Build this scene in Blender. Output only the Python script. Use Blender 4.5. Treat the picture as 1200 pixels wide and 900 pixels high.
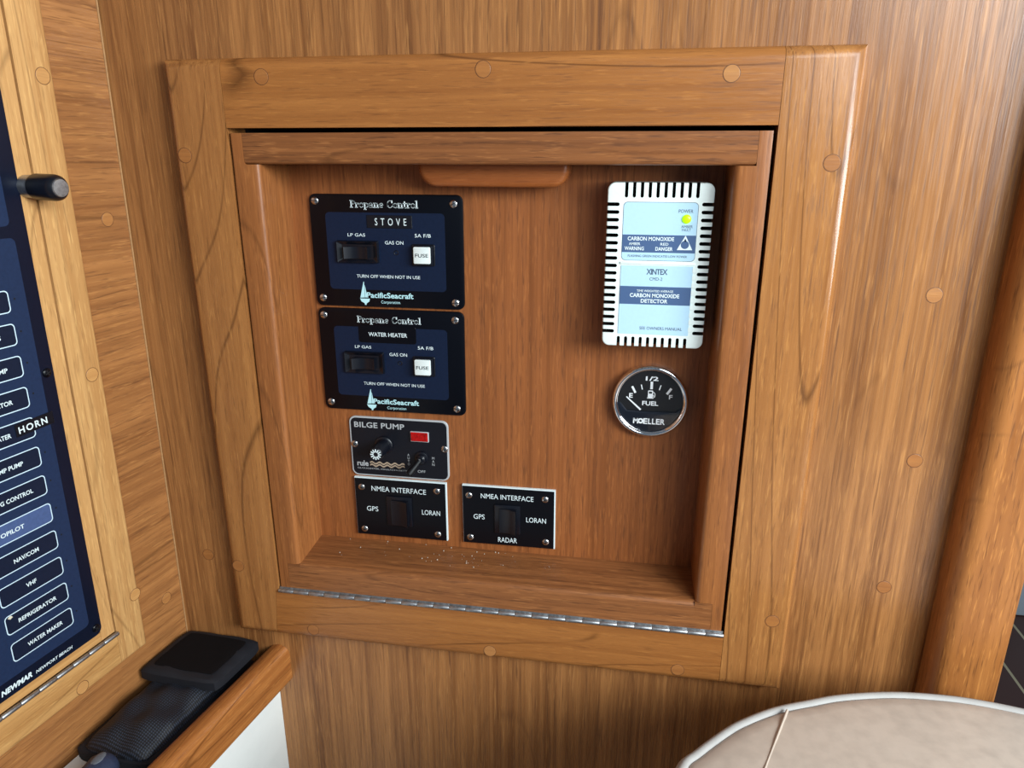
import bpy, bmesh, math, random
from mathutils import Matrix, Vector
for o in list(bpy.data.objects): bpy.data.objects.remove(o)
sc = bpy.context.scene
COL = sc.collection
random.seed(4)

# ------------------------------------------------------------------ camera, world, lights
cam_d = bpy.data.cameras.new('camera'); cam = bpy.data.objects.new('camera', cam_d); COL.objects.link(cam)
cam_d.sensor_fit = 'HORIZONTAL'; cam_d.sensor_width = 36.0; cam_d.lens = 36.0*840/1200; cam_d.clip_start = 0.01
cam.matrix_world = Matrix(((0.9863, -0.0506, 0.1567, 0.3562), (0.1647, 0.3004, -0.9395, -0.5489), (0.0005, 0.9525, 0.3046, 0.4369), (0, 0, 0, 1)))
sc.camera = cam
w = bpy.data.worlds.new('cabin_daylight'); sc.world = w; w.use_nodes = True
w.node_tree.nodes['Background'].inputs[0].default_value = (0.62, 0.80, 1.0, 1)
w.node_tree.nodes['Background'].inputs[1].default_value = 0.20
def area(name, loc, target, sx, sy, power, color):
    l = bpy.data.lights.new(name, 'AREA'); l.shape = 'RECTANGLE'; l.size = sx; l.size_y = sy; l.energy = power; l.color = color
    o = bpy.data.objects.new(name, l); COL.objects.link(o); o.location = loc
    o.rotation_euler = (Vector(target)-Vector(loc)).to_track_quat('-Z', 'Y').to_euler(); return o
area('companionway_daylight', (1.42, -0.80, 0.68), (0.25, 0.0, 0.28), 0.70, 0.50, 30, (0.90, 0.97, 1.0))
area('overhead_hatch_daylight', (1.12, -1.32, 1.00), (0.2, 0.0, 0.25), 0.70, 0.60, 13, (0.86, 0.95, 1.0))
vs = sc.view_settings
vs.view_transform = 'Standard'; vs.look = 'None'; vs.gamma = 1.0; vs.exposure = 0.0; vs.use_curve_mapping = False

# ------------------------------------------------------------------ materials
def srgb(r, g, b):
    f = lambda c: (c/255/12.92 if c/255 <= 0.04045 else ((c/255+0.055)/1.055)**2.4)
    return (f(r), f(g), f(b), 1)
def plain(name, col, rough=0.5, metal=0.0, spec=0.5, bump=0.0, bscale=400, emit=None, coat=0.0, mottle=0.06):
    m = bpy.data.materials.new(name); m.use_nodes = True; nt = m.node_tree; b = nt.nodes['Principled BSDF']
    tc = nt.nodes.new('ShaderNodeTexCoord'); n = nt.nodes.new('ShaderNodeTexNoise'); n.inputs['Scale'].default_value = bscale; n.inputs['Detail'].default_value = 3
    nt.links.new(tc.outputs['Object'], n.inputs['Vector'])
    mx = nt.nodes.new('ShaderNodeMix'); mx.data_type = 'RGBA'
    mx.inputs[6].default_value = col; mx.inputs[7].default_value = tuple(c*(1-3*mottle) for c in col[:3])+(1,)
    mp = nt.nodes.new('ShaderNodeMapRange'); mp.inputs[1].default_value = .4; mp.inputs[2].default_value = .75
    nt.links.new(n.outputs['Fac'], mp.inputs[0]); nt.links.new(mp.outputs[0], mx.inputs[0]); nt.links.new(mx.outputs[2], b.inputs['Base Color'])
    b.inputs['Roughness'].default_value = rough; b.inputs['Metallic'].default_value = metal; b.inputs['Specular IOR Level'].default_value = spec
    b.inputs['Coat Weight'].default_value = coat; b.inputs['Coat Roughness'].default_value = 0.15
    if bump:
        bp = nt.nodes.new('ShaderNodeBump'); bp.inputs['Strength'].default_value = bump; bp.inputs['Distance'].default_value = 0.0005
        nt.links.new(n.outputs['Fac'], bp.inputs['Height']); nt.links.new(bp.outputs[0], b.inputs['Normal'])
    if emit:
        b.inputs['Emission Color'].default_value = emit[0]; b.inputs['Emission Strength'].default_value = emit[1]
    return m
def wood(name, axis, light, dark, band=45, line=0.5, fine=0.35, rough=0.38, wavefreq=38, waveamp=1.0, spec=0.4, bump=0.25, pore_l=36):
    """varnished teak: grain runs along `axis`"""
    m = bpy.data.materials.new(name); m.use_nodes = True; nt = m.node_tree; N = nt.nodes; L = nt.links; b = N['Principled BSDF']
    tc = N.new('ShaderNodeTexCoord'); oi = N.new('ShaderNodeObjectInfo')
    off = N.new('ShaderNodeVectorMath'); off.operation = 'SCALE'; off.inputs[0].default_value = (3.1, 2.3, 4.7); L.new(oi.outputs['Random'], off.inputs['Scale'])
    add = N.new('ShaderNodeVectorMath'); add.operation = 'ADD'; L.new(tc.outputs['Object'], add.inputs[0]); L.new(off.outputs[0], add.inputs[1])
    def mapped(al, ac):
        mpn = N.new('ShaderNodeMapping'); s = [ac, ac, ac]; s['xyz'.index(axis)] = al
        mpn.inputs['Scale'].default_value = s; L.new(add.outputs[0], mpn.inputs[0]); return mpn.outputs[0]
    def noise(vec, det=3, dist=0.0, rgh=0.55):
        n = N.new('ShaderNodeTexNoise'); n.inputs['Scale'].default_value = 1.0; n.inputs['Detail'].default_value = det; n.inputs['Distortion'].default_value = dist; n.inputs['Roughness'].default_value = rgh
        L.new(vec, n.inputs['Vector']); return n.outputs['Fac']
    def rng(v, a, c, lo, hi):
        r = N.new('ShaderNodeMapRange'); r.inputs[1].default_value = a; r.inputs[2].default_value = c; r.inputs[3].default_value = lo; r.inputs[4].default_value = hi
        L.new(v, r.inputs[0]); return r.outputs[0]
    def math_(op, a, c):
        r = N.new('ShaderNodeMath'); r.operation = op
        for i, v in enumerate((a, c)):
            if isinstance(v, (int, float)): r.inputs[i].default_value = v
            else: L.new(v, r.inputs[i])
        return r.outputs[0]
    bands = rng(noise(mapped(1.6, band), 5, 0.4, 0.62), .32, .68, 0, 1)
    # growth-ring lines: bent contours of a slow field
    field = noise(mapped(.8*waveamp, 9), .6, 0.25, 0.4)
    ring = math_('PINGPONG', math_('MULTIPLY', field, wavefreq), 1.0)
    ringd = rng(ring, .0, .10, 1.0, 0.0)
    ringgate = rng(noise(mapped(2.5, 30), 2), .34, .50, 0, 1)
    ringv = math_('MULTIPLY', math_('MULTIPLY', ringd, ringgate), line)
    pores = noise(mapped(pore_l, 620), 2, 0.0, 0.7)
    dk = math_('MULTIPLY', rng(pores, .56, .70, 0, 1), fine)
    lt = math_('MULTIPLY', rng(noise(mapped(pore_l*1.3, 560), 2, 0.0, .7), .57, .69, 0, 1), fine*0.8)
    mid = rng(noise(mapped(2.2, band*3.6), 3, 0.2, .6), .36, .64, 0, 1)
    mx = N.new('ShaderNodeMix'); mx.data_type = 'RGBA'; mx.inputs[6].default_value = dark; mx.inputs[7].default_value = light; L.new(math_('ADD', math_('MULTIPLY', bands, .55), math_('MULTIPLY', mid, .45)), mx.inputs[0])
    def mixto(prev, fac, col):
        q = N.new('ShaderNodeMix'); q.data_type = 'RGBA'; L.new(prev, q.inputs[6]); q.inputs[7].default_value = col; L.new(fac, q.inputs[0]); return q.outputs[2]
    c = mixto(mx.outputs[2], ringv, tuple(v*0.45 for v in dark[:3])+(1,))
    c = mixto(c, dk, tuple(v*0.55 for v in dark[:3])+(1,))
    c = mixto(c, lt, tuple(min(1, v*q_) for v, q_ in zip(light[:3], (1.28, 1.36, 1.34)))+(1,))
    L.new(c, b.inputs['Base Color'])
    b.inputs['Specular IOR Level'].default_value = spec
    L.new(rng(pores, .4, .7, rough-.05, rough+.12), b.inputs['Roughness'])
    bp = N.new('ShaderNodeBump'); bp.inputs['Strength'].default_value = bump; bp.inputs['Distance'].default_value = 0.0004; bp.invert = True
    L.new(pores, bp.inputs['Height']); L.new(bp.outputs[0], b.inputs['Normal'])
    return m
M = {}
M['bulkhead'] = wood('bulkhead_teak_veneer', 'z', srgb(177,121,70), srgb(115,71,38), band=70, line=.25, fine=0.55, pore_l=20, rough=.28, wavefreq=30, spec=.5)
M['frame_v'] = wood('frame_teak_upright', 'z', srgb(179,122,68), srgb(138,87,46), band=55, line=.75, fine=0.55, rough=.24)
M['frame_h'] = wood('frame_teak_level', 'x', srgb(172,112,58), srgb(136,82,40), band=40, line=.85, fine=0.45, rough=.30)
M['door_v'] = wood('door_teak_upright', 'z', srgb(170,107,58), srgb(124,73,37), band=60, line=.4, fine=0.52)
M['door_h'] = wood('door_teak_level', 'x', srgb(154,98,56), srgb(108,64,35), band=90, line=.4, fine=0.68)
M['board'] = wood('board_teak_veneer', 'z', srgb(160,96,51), srgb(118,67,33), band=85, line=.2, fine=0.60, rough=.42)
M['pull'] = wood('pull_teak', 'x', srgb(170,100,52), srgb(140,76,36), band=60, line=.2, fine=0.38, rough=.3)
M['side_wall'] = wood('side_wall_teak_veneer', 'x', srgb(178,121,70), srgb(128,80,44), band=50, line=.55, fine=0.52, wavefreq=44)
M['side_v'] = wood('side_frame_teak_upright', 'z', srgb(216,168,108), srgb(184,132,78), band=55, line=.5, fine=0.52)
M['side_h'] = wood('side_frame_teak_level', 'x', srgb(214,164,102), srgb(174,122,68), band=70, line=.6, fine=0.45)
M['fiddle'] = wood('fiddle_teak', 'x', srgb(182,118,62), srgb(138,80,38), band=90, line=.8, fine=0.60, rough=.25)
M['post'] = wood('post_teak', 'z', srgb(184,120,62), srgb(140,84,40), band=30, line=.35, fine=0.75, wavefreq=22, waveamp=3)
M['plug_l'] = wood('plug_pale_teak', 'x', srgb(184,128,74), srgb(162,106,58), band=60, line=.1, fine=0.30)
M['plug_d'] = wood('plug_teak', 'x', srgb(170,112,60), srgb(148,92,48), band=60, line=.1, fine=0.30)
M['plug_side'] = wood('plug_golden_teak', 'x', srgb(206,154,94), srgb(182,128,74), band=60, line=.1, fine=.2)
M['plug_rim'] = plain('plug_glue_line', srgb(96,58,30), .6)
M['cavity'] = plain('cavity_shade_black', srgb(14,11,9), .8)  # shade inside gaps, vents and holes put into the colour
M['black'] = plain('black_anodised_plate', srgb(4,6,14), .30, spec=.25)
M['navy'] = plain('navy_printed_field', srgb(17,30,54), .40, spec=.25)
M['black_plastic'] = plain('black_plastic', srgb(12,15,24), .32, spec=.5)
M['black_matte'] = plain('black_matte_plastic', srgb(7,8,12), .5, spec=.3)
M['bilge_black'] = plain('bilge_plate_black', srgb(17,19,27), .4, spec=.35)
M['laminate_black'] = plain('engraved_laminate_black', srgb(7,8,14), .36, spec=.3)
M['white'] = plain('white_plastic', srgb(226,236,234), .35, mottle=.01)
M['ink'] = plain('white_lettering', srgb(225,240,242), .5, mottle=.0)
M['ink_bright'] = plain('bright_white_print', srgb(248,252,254), .5, mottle=.0)
M['ink_cyan'] = plain('pale_cyan_print', srgb(190,235,240), .5, mottle=.0)
M['ink_grey'] = plain('silver_print', srgb(176,180,182), .4, mottle=.0)
M['ink_dark'] = plain('slate_lettering', srgb(62,78,104), .5, mottle=.0)
M['ink_black'] = plain('black_lettering', srgb(14,22,36), .5, mottle=.0)
M['ink_tan'] = plain('tan_print', srgb(170,150,128), .5, mottle=.0)
M['steel'] = plain('stainless_steel', srgb(205,205,205), .22, metal=1.0, mottle=.1)
M['steel_dull'] = plain('brushed_hinge_metal', srgb(190,192,194), .46, metal=1.0, bump=.1, mottle=.12)
M['chrome'] = plain('chrome', srgb(235,235,238), .10, metal=1.0, mottle=0)
M['slot'] = plain('screw_slot_shade', srgb(28,28,30), .6)  # dark strip colour painted in place of the shade in a slot
M['red'] = plain('red_lens', srgb(186,14,8), .2, mottle=.15)
M['det_body'] = plain('detector_white_plastic', srgb(236,248,244), .38, mottle=.01)
M['det_label'] = plain('detector_pale_blue_label', srgb(184,220,240), .4, mottle=.01)
M['det_band'] = plain('detector_slate_band', srgb(70,96,136), .45, mottle=.0)
M['green_led'] = plain('lit_green_lamp', srgb(150,240,10), .3, emit=((.36,.95,.005,1), 1.1), mottle=0)
M['dial'] = plain('gauge_dial_black', srgb(18,16,18), .4)
M['hood'] = plain('gauge_hood_black', srgb(17,23,36), .3)
M['laminate'] = plain('white_locker_laminate', srgb(232,236,232), .35, mottle=.015, bscale=60)
M['nylon'] = plain('black_nylon_binding', srgb(12,15,25), .75, bump=.6, bscale=1500, mottle=.15)
M['velcro'] = plain('black_velcro_loop', srgb(18,14,15), .95, bump=.8, bscale=2600, mottle=.2, spec=.15)
M['panel'] = plain('panel_dark_blue', srgb(13,21,40), .38, spec=.3)
M['panel_field'] = plain('panel_blue_field', srgb(30,46,76), .42, spec=.3)
M['button'] = plain('button_navy', srgb(19,29,50), .4, spec=.3)
M['button_pale'] = plain('button_pale_blue', srgb(72,92,136), .4)
M['outline'] = plain('pale_button_outline', srgb(205,228,240), .5, mottle=0)
M['cream'] = plain('cream_scuff', srgb(222,214,190), .6)
M['tool'] = plain('tool_grip_blue_grey', srgb(44,54,78), .5)
M['tool_highlight'] = plain('tool_grip_highlight_grey', srgb(96,100,108), .55)  # paler grey for the highlight painted on the grip
M['vinyl'] = plain('taupe_vinyl', srgb(198,183,168), .42, bump=.25, bscale=90, mottle=.05)
M['vinyl_band'] = plain('pale_vinyl_boxing', srgb(172,170,166), .6, bump=.15, bscale=90, mottle=.03)
M['cabin_white'] = plain('pale_blue_grey_liner', srgb(190,205,215), .5)
M['caulk'] = plain('pale_corner_bead', srgb(176,134,90), .5)
M['dust'] = plain('pale_dust_crumbs', srgb(190,176,160), .9)
def mesh_fabric():
    m = plain('black_mesh_fabric', srgb(16,19,28), .6); nt = m.node_tree; N = nt.nodes; L = nt.links; b = N['Principled BSDF']
    tc = N.new('ShaderNodeTexCoord'); mp = N.new('ShaderNodeMapping'); mp.inputs['Scale'].default_value = (520, 520, 520); L.new(tc.outputs['Object'], mp.inputs[0])
    v = N.new('ShaderNodeTexVoronoi'); v.voronoi_dimensions = '2D'; v.inputs['Scale'].default_value = 1.0; v.inputs['Randomness'].default_value = .12; L.new(mp.outputs[0], v.inputs['Vector'])
    r = N.new('ShaderNodeValToRGB'); r.color_ramp.elements[0].position = .12; r.color_ramp.elements[0].color = srgb(44,52,68); r.color_ramp.elements[1].position = .40; r.color_ramp.elements[1].color = srgb(6,8,14)
    L.new(v.outputs['Distance'], r.inputs[0]); L.new(r.outputs[0], b.inputs['Base Color'])
    bp = N.new('ShaderNodeBump'); bp.inputs['Strength'].default_value = .6; bp.inputs['Distance'].default_value = .0006; bp.invert = True
    L.new(v.outputs['Distance'], bp.inputs['Height']); L.new(bp.outputs[0], b.inputs['Normal']); return m
M['mesh'] = mesh_fabric()
def glass_mat():
    m = bpy.data.materials.new('gauge_glass'); m.use_nodes = True; nt = m.node_tree; N = nt.nodes; L = nt.links
    N.remove(N['Principled BSDF']); out = N['Material Output']
    t = N.new('ShaderNodeBsdfTransparent'); g = N.new('ShaderNodeBsdfGlossy'); g.inputs['Roughness'].default_value = .02; f = N.new('ShaderNodeFresnel'); f.inputs[0].default_value = 1.45
    mx = N.new('ShaderNodeMixShader'); L.new(f.outputs[0], mx.inputs[0]); L.new(t.outputs[0], mx.inputs[1]); L.new(g.outputs[0], mx.inputs[2]); L.new(mx.outputs[0], out.inputs[0]); return m
M['glass'] = glass_mat()
def sole_mat():
    m = plain('teak_and_holly_sole', srgb(78,48,38), .35); nt = m.node_tree; N = nt.nodes; L = nt.links; b = N['Principled BSDF']
    tc = N.new('ShaderNodeTexCoord'); sp = N.new('ShaderNodeSeparateXYZ'); L.new(tc.outputs['Object'], sp.inputs[0])
    md = N.new('ShaderNodeMath'); md.operation = 'PINGPONG'; md.inputs[1].default_value = .0575
    ad = N.new('ShaderNodeMath'); ad.operation = 'ADD'; ad.inputs[1].default_value = -1.4635+1.15; L.new(sp.outputs[0], ad.inputs[0]); L.new(ad.outputs[0], md.inputs[0])
    lt = N.new('ShaderNodeMath'); lt.operation = 'LESS_THAN'; lt.inputs[1].default_value = .004; L.new(md.outputs[0], lt.inputs[0])
    mx = N.new('ShaderNodeMix'); mx.data_type = 'RGBA'; mx.inputs[6].default_value = srgb(80,50,42); mx.inputs[7].default_value = srgb(190,175,140); L.new(lt.outputs[0], mx.inputs[0]); L.new(mx.outputs[2], b.inputs['Base Color']); return m
M['sole'] = sole_mat()

# ------------------------------------------------------------------ geometry helpers (metres; x right, y into the wall, z up)
def nb(): return bmesh.new()
def box(bm, x0, x1, y0, y1, z0, z1, bev=0.0, seg=2, pick=None):
    t = nb(); r = bmesh.ops.create_cube(t, size=1)
    for v in t.verts: v.co = Vector((x0+(v.co.x+.5)*(x1-x0), y0+(v.co.y+.5)*(y1-y0), z0+(v.co.z+.5)*(z1-z0)))
    if bev:
        es = [e for e in t.edges if pick is None or pick((e.verts[0].co+e.verts[1].co)/2)]
        bmesh.ops.bevel(t, geom=es, offset=bev, segments=seg, affect='EDGES', profile=.5)
    merge(bm, t); return bm
def merge(bm, t, mi=0, mat=None):
    me = bpy.data.meshes.new('tmp')
    if mi:
        for f in t.faces: f.material_index = mi
    if mat is not None: t.transform(mat)
    t.to_mesh(me); t.free(); bm.from_mesh(me); bpy.data.meshes.remove(me)
def rrect(x0, x1, z0, z1, r, n=5, rs=None):
    """rounded rectangle, counter-clockwise in x,z; rs = radii (bl, br, tr, tl)"""
    rs = rs or (r, r, r, r); pts = []
    for (cx, cz, a0), rr in zip(((x0, z0, 180), (x1, z0, 270), (x1, z1, 0), (x0, z1, 90)), rs):
        sx = 1 if cx == x0 else -1; sz = 1 if cz == z0 else -1
        if rr <= 0: pts.append((cx, cz)); continue
        for k in range(n+1):
            a = math.radians(a0+90*k/n); pts.append((cx+sx*rr+rr*math.cos(a), cz+sz*rr+rr*math.sin(a)))
    return pts
def prism(bm, pts, y0, y1, bev=0.0, seg=2, mi=0, back=False, pick=None):
    """polygon in x,z extruded from front y0 to y1; bev rounds the front edge"""
    t = nb(); f = t.faces.new([t.verts.new((x, y0, z)) for x, z in pts])
    if y1 != y0:
        r = bmesh.ops.extrude_face_region(t, geom=[f]); vs_ = [e for e in r['geom'] if isinstance(e, bmesh.types.BMVert)]
        for v in vs_: v.co.y = y1
        bmesh.ops.recalc_face_normals(t, faces=t.faces)
        if bev:
            es = [e for e in t.edges if all(abs(v.co.y-y0) < 1e-7 for v in e.verts) or (back and all(abs(v.co.y-y1) < 1e-7 for v in e.verts))]
            if pick: es = [e for e in es if pick((e.verts[0].co+e.verts[1].co)/2)]
            bmesh.ops.bevel(t, geom=es, offset=bev, segments=seg, affect='EDGES', profile=.5)
    merge(bm, t, mi); return bm
def ring_poly(bm, outer, inner, y, mi=0):
    t = nb(); a = [t.verts.new((x, y, z)) for x, z in outer]; b = [t.verts.new((x, y, z)) for x, z in inner]; n = len(a)
    for i in range(n): t.faces.new((a[i], a[(i+1) % n], b[(i+1) % n], b[i]))
    merge(bm, t, mi)
def lathe(bm, cx, cz, prof, n=32, mi=0, mat=None):
    """prof: list of (radius, y) from outside/back to the centre/front; turned about the y axis"""
    t = nb(); rings = []
    for r, y in prof:
        if r < 1e-6: rings.append([t.verts.new((cx, y, cz))])
        else: rings.append([t.verts.new((cx+r*math.cos(2*math.pi*k/n), y, cz+r*math.sin(2*math.pi*k/n))) for k in range(n)])
    for a, b in zip(rings, rings[1:]):
        for k in range(n):
            q = [a[k], a[(k+1) % n]] if len(a) > 1 else [a[0]]
            q += [b[(k+1) % n], b[k]] if len(b) > 1 else [b[0]]
            if len(q) > 2: t.faces.new(q)
    bmesh.ops.recalc_face_normals(t, faces=t.faces)
    merge(bm, t, mi, mat); return bm
def disc(bm, cx, cz, r, y, n=24, mi=0):
    t = nb(); t.faces.new([t.verts.new((cx+r*math.cos(2*math.pi*k/n), y, cz+r*math.sin(2*math.pi*k/n))) for k in range(n)]); merge(bm, t, mi)
def poly(bm, pts, y, mi=0):
    t = nb(); f = t.faces.new([t.verts.new((x, y, z)) for x, z in pts]); f.normal_update()
    if f.normal.y > 0: f.normal_flip()
    merge(bm, t, mi)
def stroke(bm, pts, wd, y, mi=0):
    """flat ribbon along x,z points"""
    for (ax, az), (bx, bz) in zip(pts, pts[1:]):
        d = Vector((bx-ax, bz-az)); L = d.length
        if L < 1e-9: continue
        d /= L; nx, nz = -d.y*wd/2, d.x*wd/2; e = wd*.25
        poly(bm, [(ax-d.x*e+nx, az-d.y*e+nz), (ax-d.x*e-nx, az-d.y*e-nz), (bx+d.x*e-nx, bz+d.y*e-nz), (bx+d.x*e+nx, bz+d.y*e+nz)], y, mi)
def text(bm, s, x0, x1, z0, z1, y, bold=0.0, shear=0.0, rot=0.0, space=1.0, mi=0):
    """flat lettering filling the box x0..x1, z0..z1"""
    cu = bpy.data.curves.new('tmp_text', 'FONT'); cu.body = s; cu.offset = bold; cu.shear = shear; cu.space_character = space; cu.resolution_u = 3
    o = bpy.data.objects.new('tmp_text', cu); COL.objects.link(o); bpy.context.view_layer.update()
    me = bpy.data.meshes.new_from_object(o.evaluated_get(bpy.context.evaluated_depsgraph_get()))
    t = nb(); t.from_mesh(me); bpy.data.objects.remove(o); bpy.data.curves.remove(cu); bpy.data.meshes.remove(me)
    xs = [v.co.x for v in t.verts]; ys = [v.co.y for v in t.verts]; a, b, c, d = min(xs), max(xs), min(ys), max(ys)
    ca, sa = math.cos(rot), math.sin(rot); mx, mz = (x0+x1)/2, (z0+z1)/2
    for v in t.verts:
        px = x0+(v.co.x-a)/(b-a)*(x1-x0)-mx; pz = z0+(v.co.y-c)/(d-c)*(z1-z0)-mz
        v.co = Vector((mx+px*ca-pz*sa, y, mz+px*sa+pz*ca))
    for f in t.faces:
        f.normal_update()
        if f.normal.y > 0: f.normal_flip()
    merge(bm, t, mi)
# slab-serif letters: strokes on a unit cap height
def arc(cx, cz, rx, rz, a0, a1, n=10): return [(cx+rx*math.cos(math.radians(a0+(a1-a0)*k/n)), cz+rz*math.sin(math.radians(a0+(a1-a0)*k/n))) for k in range(n+1)]
SERIF = {
 'P': (.66, [('v',[(.16,0),(.16,1)]), ('h',[(0,.03),(.36,.03)]), ('h',[(0,.97),(.30,.97)]), ('h',[(.16,.96),(.36,.96)]+arc(.36,.72,.22,.24,90,-90)+[(.16,.48)]), ('v',arc(.36,.72,.21,.2,60,-60,5))]),
 'r': (.50, [('v',[(.14,0),(.14,.64)]), ('h',[(0,.03),(.32,.03)]), ('h',[(0,.63),(.14,.63)]), ('h',arc(.32,.44,.18,.2,175,60)), ('v',[(.38,.54),(.42,.54)])]),
 'o': (.60, [('h',arc(.29,.32,.22,.30,0,360,16)), ('v',arc(.29,.32,.22,.26,150,210,4)), ('v',arc(.29,.32,.22,.26,-30,30,4))]),
 'p': (.66, [('v',[(.14,-.28),(.14,.64)]), ('h',[(0,-.26),(.32,-.26)]), ('h',[(0,.63),(.14,.63)]), ('h',arc(.34,.32,.22,.30,140,-140,14)), ('v',arc(.34,.32,.22,.24,40,-40,4))]),
 'a': (.60, [('h',arc(.24,.46,.17,.17,160,0,8)+[(.42,.06)]), ('v',[(.41,.45),(.42,.05)]), ('h',[(.42,.04),(.54,.04)]), ('h',arc(.22,.18,.17,.16,60,330,12)), ('v',arc(.22,.18,.16,.12,140,220,4))]),
 'n': (.70, [('v',[(.14,0),(.14,.64)]), ('h',[(0,.03),(.28,.03)]), ('h',[(0,.63),(.14,.63)]), ('h',arc(.33,.42,.18,.2,170,0,8)), ('v',[(.51,.45),(.51,0)]), ('h',[(.38,.03),(.66,.03)])]),
 'e': (.58, [('h',[(.10,.34),(.48,.34)]+arc(.29,.33,.20,.29,0,310,14)), ('v',arc(.29,.32,.20,.24,150,220,4))]),
 'C': (.78, [('h',arc(.40,.50,.32,.48,48,312,18)), ('v',arc(.40,.5,.31,.40,145,215,6)), ('v',[(.66,.98),(.66,.70)]), ('h',[(.60,.14),(.70,.26)])]),
 't': (.42, [('v',[(.17,.86),(.17,.12)]+arc(.25,.12,.08,.1,180,300,4)), ('h',[(0,.62),(.36,.62)])]),
 'l': (.36, [('v',[(.16,0),(.16,1)]), ('h',[(0,.03),(.32,.03)]), ('h',[(0,.97),(.16,.97)])]),
 ' ': (.40, [])}
def serif_text(bm, s, x0, x1, z0, h, y, mi=0):
    tot = sum(SERIF[c][0] for c in s); k = (x1-x0)/tot; x = x0
    for c in s:
        wd, st = SERIF[c]
        for kind, pts in st: stroke(bm, [(x+px*k, z0+pz*h) for px, pz in pts], h*(.185 if kind == 'v' else .095), y, mi)
        x += wd*k

es = Vector((-.16675, -.986, 0)).normalized()
eu = Vector((.0115, 0, .567)); eu = (eu-eu.dot(es)*es).normalized()
en = eu.cross(es)
O_L = Vector((-.0665, 0, -.018))+eu*.018
def basis(X, Y, Z, o): return Matrix(((X.x, Y.x, Z.x, o.x), (X.y, Y.y, Z.y, o.y), (X.z, Y.z, Z.z, o.z), (0, 0, 0, 1)))
FR = {'B': Matrix.Identity(4), 'L': basis(-es, -en, eu, O_L)}
eh = Vector((.986, -.16675, 0)).normalized()
FR['S'] = basis(-es, -eh, Vector((0, 0, 1)), Vector((-.0665, 0, 0)))

def link(name, bm, mats, parent=None, base=Vector((0, 0, 0)), smooth=35):
    me = bpy.data.meshes.new(name); bm.transform(Matrix.Translation(-base)); bm.to_mesh(me); bm.free()
    for m in (mats if isinstance(mats, (list, tuple)) else [mats]): me.materials.append(M[m] if isinstance(m, str) else m)
    if smooth:
        me.shade_smooth(); me.set_sharp_from_angle(angle=math.radians(smooth))
    o = bpy.data.objects.new(name, me); COL.objects.link(o)
    if parent: o.parent = parent
    return o
class Words:
    """each line of print becomes a part of its own"""
    def __init__(s, th, mat, parent=None): s.th, s.mat, s.parent = th, mat, parent
    def __call__(s, *a, **k):
        b = nb(); text(b, *a, **k); return s.th.part('lettering', b, s.mat, s.parent, smooth=0)
class Thing:
    def __init__(s, name, label, cat, base, frame='B', group=None):
        s.base = Vector(base); o = bpy.data.objects.new(name, None); COL.objects.link(o); o.empty_display_size = .02
        o.matrix_world = FR[frame] @ Matrix.Translation(s.base); o['label'] = label; o['category'] = cat
        if group: o['group'] = group
        s.o = o
    def part(s, name, bm, mats, parent=None, label=None, smooth=35):
        o = link(name, bm, mats, parent or s.o, s.base, smooth)
        if label: o['label'] = label
        return o
def struct(name, bm, mats, frame='B', smooth=35):
    o = link(name, bm, mats, None, Vector((0, 0, 0)), smooth); o.matrix_world = FR[frame]; o['kind'] = 'structure'; return o
def plug(x, z, y, r=.0058):
    """wooden bung set flush over a screw; face at y, a thin glue line round it"""
    b = nb(); lathe(b, x, z, [(r, y+.001), (r, y-.00006), (r-.0004, y-.00008)], 28, 1); 
    lathe(b, x, z, [(r-.0004, y-.00008), (r-.0006, y-.00018), (0, y-.00018)], 28, 0); return b
def screw(x, z, y, r, kind, ang):
    """domed screw head standing on y with dark strips painting the shade of a slot or cross"""
    b = nb(); h = r*.42; hh = lambda q: y-h*math.sqrt(max(0, 1-(q/r)**2*.92))
    lathe(b, x, z, [(r, y)]+[(r*math.cos(a), y-h*math.sin(a)) for a in [math.radians(q) for q in (12, 30, 48, 66, 80)]]+[(0, y-h)], 24, 0)
    for k in range(1 if kind == 'slot' else 2):
        a = ang+k*math.pi/2; ln = r*.9 if kind == 'slot' else r*.55; wd = r*.20; n = 6
        for i in range(n):
            q0, q1 = -ln+2*ln*i/n, -ln+2*ln*(i+1)/n; yy = min(hh(q0), hh(q1))-r*.015; c, s = math.cos(a), math.sin(a)
            poly(b, [(x+q0*c-wd*s/2, z+q0*s+wd*c/2), (x+q1*c-wd*s/2, z+q1*s+wd*c/2), (x+q1*c+wd*s/2, z+q1*s-wd*c/2), (x+q0*c+wd*s/2, z+q0*s-wd*c/2)], yy, 1)
    return b

# ------------------------------------------------------------------ the setting
X0, X1, Z0, Z1 = .0475, .4485, .0505, .4560        # opening in the bulkhead
b = nb()
for a in ((-.080, X0, 0, .012, -.95, .85), (X1, .6598, 0, .012, -.95, .85), (X0, X1, 0, .012, -.95, Z0), (X0, X1, 0, .012, Z1, .85)): box(b, *a)
wall_back = struct('wall_back', b, 'bulkhead')
b = nb()
for a in ((X0-.012, X0, .012, .075, Z0-.012, Z1+.012), (X1, X1+.012, .012, .075, Z0-.012, Z1+.012), (X0, X1, .012, .075, Z0-.012, Z0), (X0, X1, .012, .075, Z1, Z1+.012), (X0-.012, X1+.012, .075, .085, Z0-.012, Z1+.012)): box(b, *a)
o = link('recess_lining', b, 'cavity', wall_back)  # added dark box: blocks light from behind, gap shade is in its colour
for x, z in ((-.0307, .0713), (.570, .3416), (.572, .1015), (.5774, .2138)):
    link('plug', plug(x, z, 0), ['plug_l' if z > .3 else 'plug_d', 'plug_rim'], wall_back, smooth=0)
b = nb(); box(b, -.80, 0, 0, .012, -.95, .85)
wall_left = struct('wall_left', b, 'side_wall', 'L')
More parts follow.
